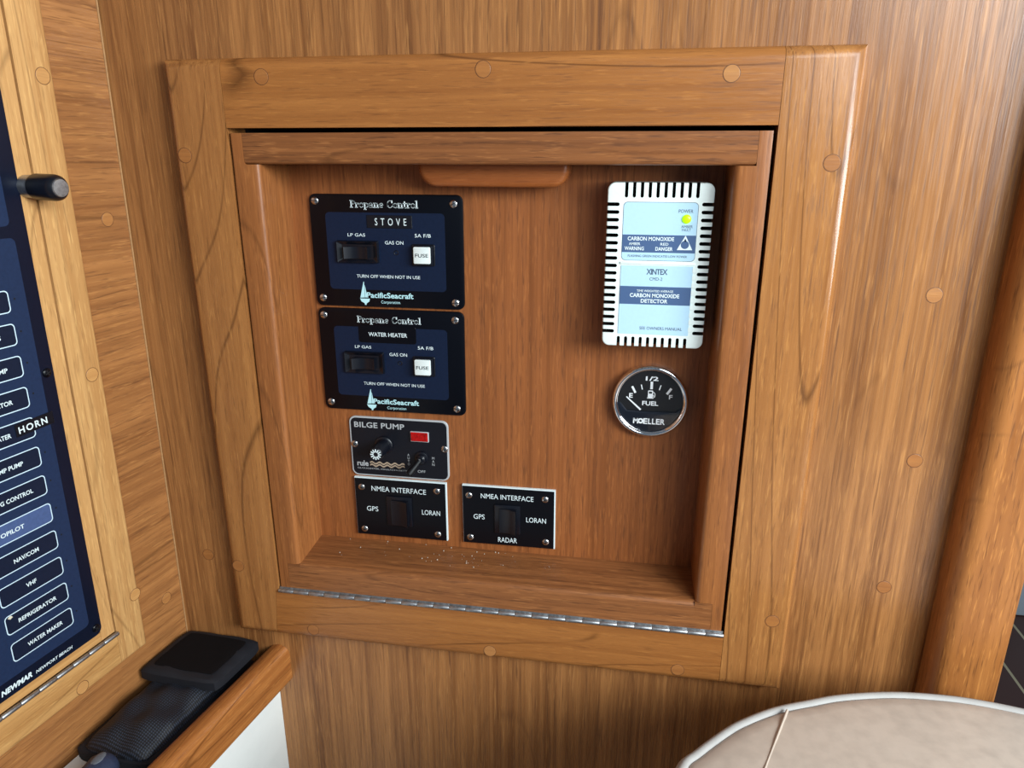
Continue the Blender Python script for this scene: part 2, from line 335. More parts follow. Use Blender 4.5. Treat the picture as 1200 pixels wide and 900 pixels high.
for s, u in ((.0198, .3873), (.0186, .0311)): link('plug', plug(-s, u, 0), ['plug_l', 'plug_rim'], wall_left, smooth=0)
b = nb()
prof = [(.611, .012)]+[(.625-.014*math.cos(math.radians(a)), -.010-.014*math.sin(math.radians(a))) for a in range(0, 91, 15)]+[(.6580, -.024), (.6600, -.022), (.6600, .012)]
t = nb(); f = t.faces.new([t.verts.new((x, y, -.95)) for x, y in prof]); r = bmesh.ops.extrude_face_region(t, geom=[f])
for v in r['geom']:
    if isinstance(v, bmesh.types.BMVert): v.co.z = .85
bmesh.ops.recalc_face_normals(t, faces=t.faces); merge(b, t)
post = struct('trim_1', b, 'post')
link('plug', plug(.6335, .331, -.0240), ['plug_l', 'plug_rim'], post, smooth=0)
b = nb(); box(b, -.0009, .0004, -.0008, 0, -.04, .85); struct('trim_2', b, 'caulk', 'L')
b = nb(); box(b, -1.0, 2.6, -1.6, 3.0, -.98, -.95); struct('floor', b, 'sole')

# ------------------------------------------------------------------ teak face frame round the recess
T = .016
fr = Thing('face_frame', 'wide teak face frame around the instrument recess', 'frame', (.25, 0, 0))
FB = .0088
pl_ = lambda m: m.y < -T+1e-5
b = nb(); prism(b, [(0, 0), (.0402, 0), (.0447, Z0), (X0, Z0+.0005), (X0, .5055), (0, .5055)], -T, 0, FB, 6, pick=lambda m: m.x < 1e-4 or m.z < 1e-4 or m.z > .505); fr.part('stile', b, 'frame_v')
b = nb(); box(b, X1, .500, -T, 0, 0, .5055, FB, 6, lambda m: pl_(m) and (m.x > .4999 or m.z < 1e-4 or m.z > .505)); fr.part('stile', b, 'frame_v')
b = nb(); box(b, X0+.0003, X1-.0003, -T, 0, Z1, .5055, FB, 6, lambda m: pl_(m) and m.z > .505); fr.part('rail', b, 'frame_h')
b = nb(); prism(b, [(.0405, 0), (X1-.0003, 0), (X1-.0003, Z0), (.0450, Z0)], -T, 0, FB, 6, pick=lambda m: m.z < 1e-4)
fr.part('rail', b, 'frame_h')
for i, (x, z) in enumerate(((.0801,.4914),(.2467,.4938),(.4150,.4884),(.0105,.4363),(.4854,.4317),(.0096,.0731),(.4854,.0699),(.078,.0115),(.2471,.0096),(.4129,.0117))):
    fr.part('plug', plug(x, z, -T), ['plug_l' if i in (2, 8) else 'plug_d', 'plug_rim'], smooth=0)

# ------------------------------------------------------------------ the hinged teak door with its recessed board
dr = Thing('hinged_panel_door', 'drop-down teak panel door with recessed board carrying the switches and gauge', 'door', (.25, 0, .0535))
YF, YB = -.0145, .035
dx0, dx1, dz0, dz1 = .0492, .4462, .0535, .4525
def roundin(x_edge): return lambda m: abs(m.x-x_edge) < 1e-4 and m.z < .4293
def stile(pts, xe):
    t = nb(); prism(t, pts, YF, YB)
    bmesh.ops.remove_doubles(t, verts=t.verts, dist=1e-7)
    es_ = [e for e in t.edges if all(abs(v.co.y-YF) < 1e-6 for v in e.verts) and abs(e.verts[0].co.x-xe) < 1e-5 and abs(e.verts[1].co.x-xe) < 1e-5 and (e.verts[0].co.z+e.verts[1].co.z)/2 > .09]
    bmesh.ops.bevel(t, geom=es_, offset=.0045, segments=4, affect='EDGES', profile=.5)
    es_ = [e for e in t.edges if all(abs(v.co.y-YF) < 1e-6 and (min(abs(v.co.x-dx0), abs(v.co.x-dx1)) < 1e-5) for v in e.verts)]
    bmesh.ops.bevel(t, geom=es_, offset=.0009, segments=2, affect='EDGES', profile=.5)
    return t
dr.part('stile', stile([(dx0, dz0), (.0585, dz0), (.0585, .0797), (.0703, .0797), (.0703, .4297), (.0585, .4297), (.0585, dz1), (dx0, dz1)], .0703), 'door_v')
dr.part('stile', stile([(dx1, dz0), (dx1, dz1), (.4370, dz1), (.4370, .4297), (.4225, .4297), (.4225, .0797), (.4370, .0797), (.4370, dz0)], .4225), 'door_v')
b = nb(); box(b, .0587, .4368, YF, YB, .4299, dz1, .003, 3, lambda m: m.y < YF+1e-5 and m.z < .431); dr.part('rail', b, 'door_h')
b = nb(); box(b, .0587, .0703, YF, YB, dz0, .0795); box(b, .4225, .4368, YF, YB, dz0, .0795)
t = nb(); box(t, .0703, .4225, YF, YB, dz0, .0795)
for v in t.verts:
    if v.co.y > YB-1e-4 and v.co.z > .07: v.co.z = .0828
bmesh.ops.bevel(t, geom=[e for e in t.edges if all(v.co.y < YF+1e-5 and v.co.z > .07 for v in e.verts)], offset=.0045, segments=5, affect='EDGES', profile=.5)
merge(b, t); dr.part('rail', b, 'door_h')
b = nb(); box(b, .0500, .4460, YB, YB+.007, .0545, .4525); dr.part('back_board', b, 'board')
b = nb(); prism(b, rrect(.1885, .3060, .4130, .4298, .012, 6, (.0135, .0135, 0, 0)), .011, YB, .005, 4, pick=lambda m: m.z < .4295); dr.part('finger_pull', b, 'pull')

def hinge(name, label, frame, x0, x1, z, y, rad, step):
    th = Thing(name, label, 'hinge', ((x0+x1)/2, y, z), frame)
    b = nb(); Rx = Matrix.Translation((x0, y, z)) @ Matrix.Rotation(math.pi/2, 4, 'Z')
    n = int(round((x1-x0)/step))
    for k in range(n):
        b = nb(); a0, a1 = (x1-x0)*k/n+.00025, (x1-x0)*(k+1)/n-.00025
        # turned about local y -> rotate so the axis runs along x
        lathe(b, 0, 0, [(0, -a0), (rad*.9, -a0), (rad, -a0-.0004), (rad, -a1+.0004), (rad*.9, -a1), (0, -a1)], 16, 0, Rx)
        th.part('knuckle', b, 'steel_dull')
    b = nb(); lathe(b, 0, 0, [(0, 0), (rad*.6, 0), (rad*.6, -(x1-x0)), (0, -(x1-x0))], 10, 0, Rx); th.part('pin', b, 'steel_dull')
    return th
h1 = hinge('piano_hinge', 'long silver piano hinge along the bottom of the recessed teak door', 'B', .0475, .4480, .0511, -.0160, .0019, .0149)
b = nb(); box(b, .0482, .4475, -.0148, -.0142, .0521, .0545); h1.part('leaf', b, 'steel_dull')

# ------------------------------------------------------------------ propane control plates
def rocker_h(th, x0, x1, z0, z1, y, dx=0):
    """sunken rocker switch: sloped black bezel round a glossy rocker"""
    b = nb(); ou = rrect(x0, x1, z0, z1, .0008, 2); i1 = rrect(x0+.0045, x1-.0045, z0+.0032, z1-.0032, .0006, 2)
    t = nb(); A = [t.verts.new((px, y, pz)) for px, pz in ou]; B_ = [t.verts.new((px+(.0006 if px < (x0+x1)/2 else -.0006), y-.0034, pz+(.0006 if pz < (z0+z1)/2 else -.0006))) for px, pz in ou]
    C_ = [t.verts.new((px, y-.0014, pz)) for px, pz in i1]; n = len(A)
    for P, Q in ((A, B_), (B_, C_)):
        for i in range(n): t.faces.new((P[i], P[(i+1) % n], Q[(i+1) % n], Q[i]))
    t.faces.new(C_); bmesh.ops.recalc_face_normals(t, faces=t.faces); merge(b, t)
    sw = th.part('rocker_switch', b, 'black_plastic', smooth=0)
    b = nb(); t = nb(); cx = (x0+x1)/2-.0003+dx; cz = (z0+z1)/2-.0005; a, c = .0100, .0049
    for px, py in ((-a, -.0048), (-a*.25, -.0026), (a*.45, -.0030), (a, -.0052)): pass
    prof_ = [(-a, -.0072), (-a*.5, -.0041), (0, -.0029), (a*.6, -.0036), (a, -.0052)]
    rows = [[t.verts.new((cx+px, y+py, cz+q)) for px, py in prof_] for q in (-c, c)]
    for i in range(4): t.faces.new((rows[0][i], rows[0][i+1], rows[1][i+1], rows[1][i]))
    bk = [[t.verts.new((cx+px, y-.001, cz+q)) for px in (-a, a)] for q in (-c, c)]
    t.faces.new((rows[0][0], rows[1][0], bk[1][0], bk[0][0])); t.faces.new((rows[1][4], rows[0][4], bk[0][1], bk[1][1]))
    t.faces.new([*rows[0][::-1], bk[0][0], bk[0][1]]); t.faces.new([*rows[1], bk[1][1], bk[1][0]])
    bmesh.ops.recalc_face_normals(t, faces=t.faces); merge(b, t); th.part('rocker', b, 'black_plastic', sw)
def propane(name, label, x0, x1, z0, z1, field, fields):
    y = .0325; yp = YB
    th = Thing(name, label, 'control panel', ((x0+x1)/2, yp, z0), group='black propane control plates')
    b = nb(); prism(b, rrect(x0, x1, z0, z1, .0055, 5), y, yp, .0006, 2); th.part('plate', b, 'black')
    fx0, fx1, fz0, fz1 = field
    b = nb(); prism(b, rrect(fx0, fx1, fz0, fz1, .0035, 5), y-.00008, y); pf = th.part('printed_field', b, 'navy', label='navy printed field')
    return th, y
# -- stove
th, y = propane('propane_control_panel', 'black propane control plate marked STOVE, the upper of the two', .0868, .2186, .3118, .4060, (.1003, .2033, .3266, .3912), None)
b = nb(); serif_text(b, 'Propane Control', .1228, .1815, .3952, .0058, y-.0001); th.part('lettering', b, 'ink', smooth=0); wd_ = Words(th, 'ink')
wd_('LP GAS', .1190, .1345, .3715, .3741, y-.0002, .004); wd_('GAS ON', .1515, .1675, .3654, .3683, y-.0002, .004); wd_('5A F/B', .1775, .1913, .3716, .3745, y-.0002, .004)
wd_('TURN OFF WHEN NOT IN USE', .1248, .1808, .3369, .3396, y-.0002, .004)
def logo(th, x, z, y, tx0, tx1, tz):
    b = nb(); poly(b, [(x-.0006, z+.0200), (x-.0001, z+.0200), (x-.0001, z+.0065), (x-.0042, z+.0062)], y); poly(b, [(x+.0002, z+.0170), (x+.0004, z+.0170), (x+.0022, z+.0065), (x+.0002, z+.0065)], y)
    poly(b, [(x-.0046, z+.0055), (x+.0044, z+.0055), (x+.0036, z+.0030), (x+.0012, z+.0014), (x+.0008, z), (x-.0004, z), (x-.0006, z+.0014), (x-.0034, z+.0030)], y)
    text(b, 'PacificSeacraft', tx0, tx1, tz, tz+.0048, y, .022); text(b, 'Corporation', tx0+.0125, tx1-.0120, tz-.0054, tz-.0020, y, .0)
    th.part('logo', b, 'ink_cyan', smooth=0, label='pale sailboat logo with maker lettering')
logo(th, .1310, .3134, y-.0002, .1328, .1742, .3197)
b = nb(); box(b, .1368, .1757, y-.0007, y, .3787, .3892, .0002, 1); tp = th.part('label_tape', b, 'black_plastic', label='embossed black label tape')
b = nb(); text(b, 'STOVE', .1438, .1710, .3810, .3868, y-.0008, .0, space=1.9); th.part('lettering', b, 'ink', tp, smooth=0)
rocker_h(th, .1092, .1458, .3495, .3682, y)
def fuse(th, cx, cz, y, mount):
    b = nb(); prism(b, rrect(cx-.0098, cx+.0098, cz-.0092, cz+.0088, .0012, 3), y-.0012, y, .0003, 1); prism(b, rrect(cx-.0086, cx+.0086, cz-.0084, cz+.0080, .0012, 3), y-.0042, y-.0012, .0004, 2)
    fh = th.part('fuse_holder', b, 'black_plastic')
    b = nb(); prism(b, rrect(cx-.0072, cx+.0070, cz-.0068, cz+.0070, .0010, 3), y-.0062, y-.0042, .0006, 2); th.part('fuse_cap', b, 'white', fh, label='white fuse cap')
    b = nb(); text(b, 'FUSE', cx-.0056, cx+.0056, cz-.0014, cz+.0016, y-.0063, .01); th.part('lettering', b, 'ink_black', fh, smooth=0)
fuse(th, .1846, .3574, y, 0)
def led_hole(th, x, z, y):
    b = nb(); lathe(b, x, z, [(.0022, y), (.0019, y-.0004), (.0014, y-.0002), (.0013, y+.0004), (0, y+.0005)], 20); th.part('indicator_lamp', b, 'black_plastic')
led_hole(th, .1608, .3586, y)
for (x, z, a) in ((.0921, .4004, -.1), (.2110, .3990, .5), (.0928, .3186, .25), (.2109, .3177, .1)): th.part('screw', screw(x, z, y, .0034, 'slot', a), ['steel', 'slot'])
# -- water heater
th, y = propane('propane_control_panel', 'black propane control plate marked WATER HEATER, the lower of the two', .0868, .2178, .2163, .3098, (.1003, .2028, .2302, .2938), None)
b = nb(); serif_text(b, 'Propane Control', .1224, .1802, .2978, .0056, y-.0001); th.part('lettering', b, 'ink', smooth=0); wd_ = Words(th, 'ink')
wd_('LP GAS', .1188, .1338, .2744, .2770, y-.0002, .004); wd_('GAS ON', .1502, .1662, .2685, .2714, y-.0002, .004); wd_('5A F/B', .1762, .1902, .2755, .2784, y-.0002, .004)
wd_('TURN OFF WHEN NOT IN USE', .1248, .1812, .2408, .2435, y-.0002, .004)
logo(th, .1312, .2168, y-.0002, .1330, .1752, .2233)
b = nb(); prism(b, rrect(.1232, .1752, .2800, .2955, .0022, 4), y-.0005, y, .0001, 1); tp = th.part('label_tape', b, 'black', label='black name label')
b = nb(); text(b, 'WATER HEATER', .1322, .1672, .2858, .2894, y-.0006, .01); th.part('lettering', b, 'ink', tp, smooth=0)
rocker_h(th, .1090, .1452, .2520, .2716, y, .0005)
fuse(th, .1815, .2607, y, 0)
led_hole(th, .1595, .2622, y)
for (x, z, a) in ((.0920, .3033, .2), (.2101, .3027, .4), (.0925, .2228, .1), (.2099, .2225, -.3)): th.part('screw', screw(x, z, y, .0034, 'slot', a), ['steel', 'slot'])

# ------------------------------------------------------------------ bilge pump plate
th = Thing('bilge_pump_panel', 'small black bilge pump plate with silver border and toggle switch', 'control panel', (.154, YB, .152))
y = .0332
b = nb(); prism(b, rrect(.1078, .2010, .1512, .2098, .0060, 6), y, YB, .0003, 1); th.part('plate', b, 'ink_grey', label='silver edged plate')
b = nb(); prism(b, rrect(.1092, .1996, .1526, .2084, .0050, 6), y-.00012, y); th.part('printed_field', b, 'bilge_black')
y -= .00012
wd_ = Words(th, 'ink_grey'); wd_( 'BILGE PUMP', .1126, .1602, .1992, .2046, y-.0001, .02, space=1.05)
wd_('rule', .1130, .1240, .1608, .1664, y-.0001, .03); wd_('OFF', .1712, .1786, .1578, .1604, y-.0001)
for i, c in enumerate('AUTO'): wd_(c, .1620, .1640, .1738-.0031*i, .1760-.0031*i, y-.0001)
for i, c in enumerate('MAN'): wd_(c, .1852, .1874, .1720-.0032*i, .1744-.0032*i, y-.0001)
wd_('GLOUCESTER, MASSACHUSETTS', .1130, .1625, .1577, .1593, y-.0001)

b = nb()
for k in range(2):
    t = nb(); lo, hi = [], []
    for i in range(73):
        px = .1256+.0334*i/72; pz = .1622+.0025*k+.0009*math.sin(i/72*2*math.pi*4.5)
        lo.append(t.verts.new((px, y-.0003, pz-.0008))); hi.append(t.verts.new((px, y-.0003, pz+.0008)))
    for i in range(72): t.faces.new((lo[i], lo[i+1], hi[i+1], hi[i]))
    merge(b, t)
th.part('logo', b, 'ink_tan', smooth=0, label='tan wave stripes')
b = nb(); cx, cz = .1405, .1835
lathe(b, cx, cz, [(.0084, y), (.0084, y-.0022), (.0074, y-.0030), (.0066, y-.0032), (.0064, y-.018), (.0058, y-.0225), (.0048, y-.0232), (0, y-.0232)], 28)
fk = th.part('fuse_knob', b, 'black_plastic')
b = nb()
for k in range(12):
    a = 2*math.pi*k/12; stroke(b, [(cx+.0024*math.cos(a), cz+.0024*math.sin(a)), (cx+.0048*math.cos(a), cz+.0048*math.sin(a))], .0011, y-.0234)
th.part('radial_marks', b, 'ink', fk, smooth=0, label='white radial marks')
b = nb(); cx, cz = .1758, .1732
lathe(b, cx, cz, [(.0062, y), (.0062, y-.0022), (.0054, y-.0026), (.0044, y-.0028), (.0042, y-.0050), (.0030, y-.0064), (0, y-.0070)], 24)
tg = th.part('toggle_switch', b, 'black_plastic')
b = nb(); t = nb(); p0 = Vector((cx, y-.004, cz)); p1 = Vector((.1672, .0170, .1622)); d = (p1-p0).normalized(); rot = Vector((0, -1, 0)).rotation_difference(d).to_matrix().to_4x4()
L_ = (p1-p0).length
lathe(b, 0, 0, [(.0024, 0), (.0027, -L_*.4), (.0034, -L_*.85), (.0029, -L_*.97), (0, -L_)], 16, 0, Matrix.Translation(p0) @ rot)
th.part('lever', b, 'black_matte', tg)
b = nb(); disc(b, cx-.0002, cz+.0006, .0009, y-.0072, 12); th.part('pivot_pin', b, 'steel', tg)
b = nb(); box(b, .1659, .1832, y-.0016, y, .1889, .1988, .0006, 2); rl = th.part('lamp_bezel', b, 'ink_grey')
b = nb(); box(b, .1664, .1824, y-.0022, y-.0010, .1896, .1982, .0004, 1)
for k in range(9): box(b, .1674+.0016*k, .1682+.0016*k, y-.0026, y-.002, .1906, .1972)
th.part('red_lens', b, 'red', rl, label='red lamp lens')
for x, z, a in ((.1117, .1824, .6), (.1972, .1829, .2)): th.part('screw', screw(x, z, y, .0034, 'cross', a), ['steel', 'slot'])

# ------------------------------------------------------------------ NMEA interface plates
def nmea(label, x0, x1, z0, z1, tilt, texts, scr, rk, rad):
    th = Thing('interface_switch_plate', label, 'switch plate', ((x0+x1)/2, YB, z0), group='black engraved interface plates')
    y = .0318
    b = nb(); box(b, x0, x1, y+.0006, YB, z0, z1); core = th.part('plate', b, 'ink', label='white laminate edge')
    b = nb(); box(b, x0+.0004, x1-.0010, y, y+.0006, z0+.0003, z1-.0010); th.part('face_layer', b, 'laminate_black')
    for s, a in texts: Words(th, 'ink')(s, *a, y-.0001, .0)
    rx0, rx1, rz0, rz1 = rk
    b = nb(); prism(b, rrect(rx0, rx1, rz0, rz1, .0008, 2), y-.0016, y, .0007, 2); sw = th.part('rocker_switch', b, 'black_plastic')
    b = nb(); t = nb(); a0, a1 = rx0+.0042, rx1-.0034; c0, c1 = rz0+.0012, rz1-.0034
    pr = [(a0, -.0024), (a0+(a1-a0)*.52, -.0030), (a0+(a1-a0)*.72, -.0046), (a1, -.0062)]
    rows = [[t.verts.new((px, y+py, q)) for px, py in pr] for q in (c0, c1)]; bk = [[t.verts.new((px, y-.0015, q)) for px in (a0, a1)] for q in (c0, c1)]
    for i in range(3): t.faces.new((rows[0][i], rows[0][i+1], rows[1][i+1], rows[1][i]))
    t.faces.new((rows[0][0], rows[1][0], bk[1][0], bk[0][0])); t.faces.new((rows[1][3], rows[0][3], bk[0][1], bk[1][1]))
    t.faces.new([*rows[0][::-1], bk[0][0], bk[0][1]]); t.faces.new([*rows[1], bk[1][1], bk[1][0]])
    bmesh.ops.recalc_face_normals(t, faces=t.faces); bmesh.ops.bevel(t, geom=[e for e in t.edges if e.calc_face_angle(0) > .6], offset=.0004, segments=2, affect='EDGES'); merge(b, t); th.part('rocker', b, 'black_plastic', sw)
    for i, (x, z) in enumerate(scr): th.part('screw', screw(x, z, y, .0033, 'cross', .3+.5*i), ['steel', 'slot'])
    cx, cz = (x0+x1)/2, (z0+z1)/2
    th.o.matrix_world = th.o.matrix_world @ Matrix.Translation((0, 0, (z1-z0)/2)) @ Matrix.Rotation(tilt, 4, 'Y') @ Matrix.Translation((0, 0, -(z1-z0)/2))
nmea('black interface switch plate below the bilge pump plate, marked GPS and LORAN only', .1093, .1980, .0898, .1494, 0.0,
     [('NMEA INTERFACE', (.1258, .1786, .1364, .1415)), ('GPS', (.1200, .1312, .1152, .1202)), ('LORAN', (.1740, .1915, .1156, .1206))],
     ((.1161, .1395), (.1888, .1408), (.1164, .0956), (.1886, .0960)), (.1400, .1648, .1022, .1326), False)
nmea('black interface switch plate marked RADAR, right of the other interface plate', .2132, .2990, .0906, .1497, -.006,
     [('NMEA INTERFACE', (.2306, .2792, .1375, .1424)), ('GPS', (.2234, .2338, .1160, .1210)), ('LORAN', (.2726, .2908, .1164, .1214)), ('RADAR', (.2462, .2640, .0938, .0988))],
     ((.2194, .1396), (.2897, .1406), (.2198, .0964), (.2906, .0974)), (.2432, .2672, .1036, .1326), True)

# ------------------------------------------------------------------ carbon monoxide detector
th = Thing('carbon_monoxide_detector', 'white carbon monoxide detector with slotted rim and lit green lamp', 'detector', (.3745, YB, .2932))
yd = .0052; dX0, dX1, dZ0, dZ1 = .3357, .4130, .2934, .4175
b = nb(); prism(b, rrect(dX0, dX1, dZ0, dZ1, .0055, 6), yd, YB, .0012, 3)
me_b = link('body', b, ['det_body', 'cavity'], th.o, th.base)
c = nb()
def slot_h(x0, x1, z):
    t = nb(); prism(t, rrect(x0, x1, z-.00132, z+.00132, .0013, 4), yd-.003, yd+.011, mi=1); merge(c, t)
def slot_v(x, z0, z1):
    t = nb(); prism(t, rrect(x-.00120, x+.00120, z0, z1, .00118, 4), yd-.003, yd+.011, mi=1); merge(c, t)
for k in range(18):
    z = .4019-.00568*k; slot_h(.3320, .3449, z); slot_h(.4046, .4170, z+.0004)
for k in range(10):
    slot_v(.3496+.00571*k, .4068, .4215); slot_v(.3485+.00567*k, .2890, .3014)
cut = link('cutter', c, ['det_body', 'cavity'], None, th.base, 0)  # near-black cut faces: shade inside the vents is painted on
cut.parent = th.o
md = me_b.modifiers.new('vents', 'BOOLEAN'); md.object = cut; md.solver = 'EXACT'; md.operation = 'DIFFERENCE'; md.material_mode = 'TRANSFER'
bpy.context.view_layer.update()
nm = bpy.data.meshes.new_from_object(me_b.evaluated_get(bpy.context.evaluated_depsgraph_get())); me_b.modifiers.clear(); me_b.data = nm
bpy.data.objects.remove(cut)
y = yd
b = nb(); box(b, .3470, .4030, y-.0010, y, .3578, .3598, .0006, 2); th.part('ridge', b, 'det_body')
b = nb(); ring_poly(b, rrect(.3478, .4023, .3606, .4038, .0032), rrect(.3481, .4020, .3609, .4035, .0030), y-.00012); prism(b, rrect(.3481, .4020, .3609, .4035, .0030, 5), y-.0001, y, mi=1)
lb = th.part('status_label', b, ['ink_dark', 'det_label'], smooth=0, label='pale blue status label')
b = nb(); box(b, .3481, .4019, y-.00022, y-.0001, .3668, .3799); th.part('slate_band', b, 'det_band', lb)
wd_ = Words(th, 'ink_dark', lb); wd_( 'POWER', .3882, .3986, .3962, .3987, y-.0002); wd_('AMBER', .3908, .3990, .3853, .3873, y-.0002); wd_('FAULT', .3914, .3978, .3829, .3849, y-.0002)
wd_('FLASHING GREEN INDICATES LOW POWER', .3527, .3965, .3633, .3650, y-.0002)
wd_ = Words(th, 'ink', lb); wd_( 'CARBON MONOXIDE', .3520, .3862, .3756, .3785, y-.0003, .02); wd_('AMBER', .3531, .3615, .3722, .3742, y-.0003, .01); wd_('WARNING', .3500, .3644, .3683, .3711, y-.0003, .02)
wd_('RED', .3764, .3823, .3722, .3742, y-.0003, .01); wd_('DANGER', .3729, .3856, .3683, .3711, y-.0003, .02)
b = nb(); poly(b, [(.3886, .3691), (.3999, .3692), (.3944, .3799)], y-.0003); th.part('warning_triangle', b, 'ink', lb, smooth=0)
b = nb(); disc(b, .3943, .3730, .0030, y-.0004); disc(b, .3944, .3760, .0008, y-.0004, 12); box(b, .3940, .3947, y-.0004, y-.00035, .3755, .3775); th.part('warning_symbol', b, 'det_band', lb, smooth=0)
b = nb(); lathe(b, .3943, .3918, [(.0033, y), (.0033, y-.0006), (.0028, y-.0012), (.0016, y-.0016), (0, y-.0018)], 24); th.part('power_lamp', b, 'green_led', label='lit green lamp')
b = nb(); prism(b, rrect(.3480, .4015, .3036, .3570, .0004, 2), y-.0004, y); lp = th.part('name_label', b, 'det_label', smooth=0, label='pale blue name label')
b = nb(); box(b, .3480, .4013, y-.0005, y-.0004, .3272, .3411); th.part('slate_band', b, 'det_band', lp)
wd_ = Words(th, 'ink_dark', lp); wd_( 'XINTEX', .3673, .3830, .3503, .3546, y-.0005, .015, space=.86); wd_('CMD-2', .3699, .3795, .3458, .3482, y-.0005); wd_('SEE OWNERS MANUAL', .3644, .3967, .3074, .3098, y-.0005)
wd_ = Words(th, 'ink', lp); wd_( 'TIME WEIGHTED AVERAGE', .3608, .3882, .3369, .3386, y-.0006, .01); wd_('CARBON MONOXIDE', .3557, .3929, .3327, .3358, y-.0006, .025); wd_('DETECTOR', .3642, .3844, .3285, .3315, y-.0006, .025)
# little ribs where the side slots meet the lower label
b = nb()
for k in range(9): box(b, .4010, .4052, y-.0006, y, .3058+.0057*k+.0008, .3058+.0057*k+.0046, .0004, 1)
th.part('rib_strip', b, 'det_body')

# ------------------------------------------------------------------ fuel gauge
th = Thing('fuel_gauge', 'round chrome-rimmed fuel gauge below the white detector', 'gauge', (.3768, YB, .2090))
cx, cz = .3770, .2405
b = nb(); lathe(b, cx, cz, [(.0313, YB), (.0313, .0310)]+[(.0291+.0022*math.cos(math.radians(a)), .0288-.0028*math.sin(math.radians(a))) for a in range(0, 181, 15)]+[(.0268, .0300), (.0268, .0312)], 64); th.part('bezel', b, 'chrome', label='chrome bezel')
b = nb(); lathe(b, cx, cz, [(.0270, .0335), (.0270, .0308), (0, .0308)], 48); dl = th.part('dial', b, 'dial', label='black dial')
y = .0306
b = nb(); mm = lambda px, pz: (px, pz)
for (x, z, ang, ln, wd) in ((.3630, .2497, 118, .0055, .0018), (.3695, .2522, 104, .0040, .0009), (.3775, .2540, 90, .0055, .0021), (.3845, .2524, 74, .0040, .0009), (.3920, .2495, 57, .0052, .0020)):
    a = math.radians(ang); stroke(b, [(x-ln/2*math.cos(a), z-ln/2*math.sin(a)), (x+ln/2*math.cos(a), z+ln/2*math.sin(a))], wd, y)
text(b, 'E', .3594, .3624, .2424, .2464, y, .02); text(b, 'F', .3922, .3950, .2426, .2465, y, .02); text(b, '1/2', .3723, .3828, .2580, .2618, y, .03); text(b, 'FUEL', .3705, .3838, .2362, .2401, y, .025)
poly(b, rrect(.3742, .3795, .2425, .2433, .0001, 1), y); poly(b, rrect(.3748, .3790, .2433, .2496, .0008, 3), y)
stroke(b, [(.3792, .2482), (.3806, .2470), (.3806, .2440), (.3798, .2434), (.3796, .2450), (.3791, .2455)], .0006, y)
th.part('dial_marks', b, 'ink_bright', dl, smooth=0, label='white dial marks')
b = nb(); poly(b, rrect(.3756, .3782, .2468, .2486, .0003, 2), y-.00015); th.part('pump_window', b, 'dial', dl, smooth=0)
b = nb(); p0, p1 = (.3695, .2324), (.3572, .2434); dxn, dzn = .0005, .00055
t = nb(); prism(t, [(p0[0]-dxn, p0[1]-dzn), (p0[0]+dxn, p0[1]+dzn), (p1[0]+.0003, p1[1]+.0003), (p1[0]-.0003, p1[1]-.0003)], .0296, .0301); merge(b, t); th.part('needle', b, 'ink_bright', label='white needle')
b = nb(); pts = [(.3522, .2385), (.3580, .2316), (.3715, .2312), (.3985, .2316), (.4015, .2345)]
lo = [(cx+.0275*math.cos(math.radians(a)), cz+.0275*math.sin(math.radians(a))) for a in range(-14, -178, -8)]
prism(b, pts+[(cx+(q-cx)*.97, cz+(r_-cz)*.97) for q, r_ in lo], .0288, .0308, .0006, 2); hd = th.part('hood', b, 'hood')
b = nb()
for pts_ in ([(.3643, .2206), (.3643, .2251)], [(.3643, .2251), (.3659, .2226), (.3675, .2251)], [(.3675, .2251), (.3675, .2206)]): stroke(b, pts_, .0010, .0286)
for s, a0, a1 in (('E', .3722, .3757), ('L', .3763, .3790), ('L', .3795, .3822), ('E', .3828, .3860), ('R', .3864, .3902)): text(b, s, a0, a1, .2203, .2254, .0286, .03)
lathe(b, .3700, .22285, [(.0024, .0286), (.0010, .0286)], 20)
th.part('lettering', b, 'ink_bright', hd, smooth=0)
b = nb(); lathe(b, cx, cz, [(.0272, .0284), (.020, .0281), (.010, .0279), (0, .0279)], 48); th.part('glass', b, 'glass')

# crumbs on the ledge
b = nb()
for k in range(46):
    x = random.gauss(.214, .030) if k < 30 else random.uniform(.09, .30); yy = random.uniform(.004, .034); r_ = random.uniform(.0002, .0007)
    z = .0795+.0033*(yy-YF)/(YB-YF); t = nb(); bmesh.ops.create_icosphere(t, subdivisions=1, radius=r_, matrix=Matrix.Translation((x, yy, z+r_*.5))); merge(b, t)
o = link('dust_crumbs', b, 'dust'); o['label'] = 'pale crumbs of dust scattered on the ledge under the interface plates'; o['category'] = 'dust'; o['kind'] = 'stuff'

# ------------------------------------------------------------------ left wall: electrical panel in its framed door   (local x = -s, y = -n, z = u)
HN = .010
fr2 = Thing('panel_frame', 'pale teak frame around the blue electrical panel door on the side wall', 'frame', (-.15, 0, .008), 'L')
b = nb(); box(b, -.0842, -.0555, -HN, 0, .0088, .66, .003, 3, lambda m: m.y < -HN+1e-5 and (m.x > -.056 or m.z < .0089)); fr2.part('stile', b, 'side_v')
b = nb(); box(b, -.2198, -.0845, -HN, 0, .0088, .0385, .003, 3, lambda m: m.y < -HN+1e-5 and m.z < .0089); fr2.part('rail', b, 'side_h')
b = nb(); box(b, -.2485, -.2200, -HN, 0, .0088, .66, .003, 3, lambda m: m.y < -HN+1e-5 and m.x < -.248); fr2.part('stile', b, 'side_v')
for s, u in ((.0643, .4896), (.0654, .2708), (.0600, .0643), (.1234, .0150)): fr2.part('plug', plug(-s, u, -HN), ['plug_side', 'plug_rim'], smooth=0)
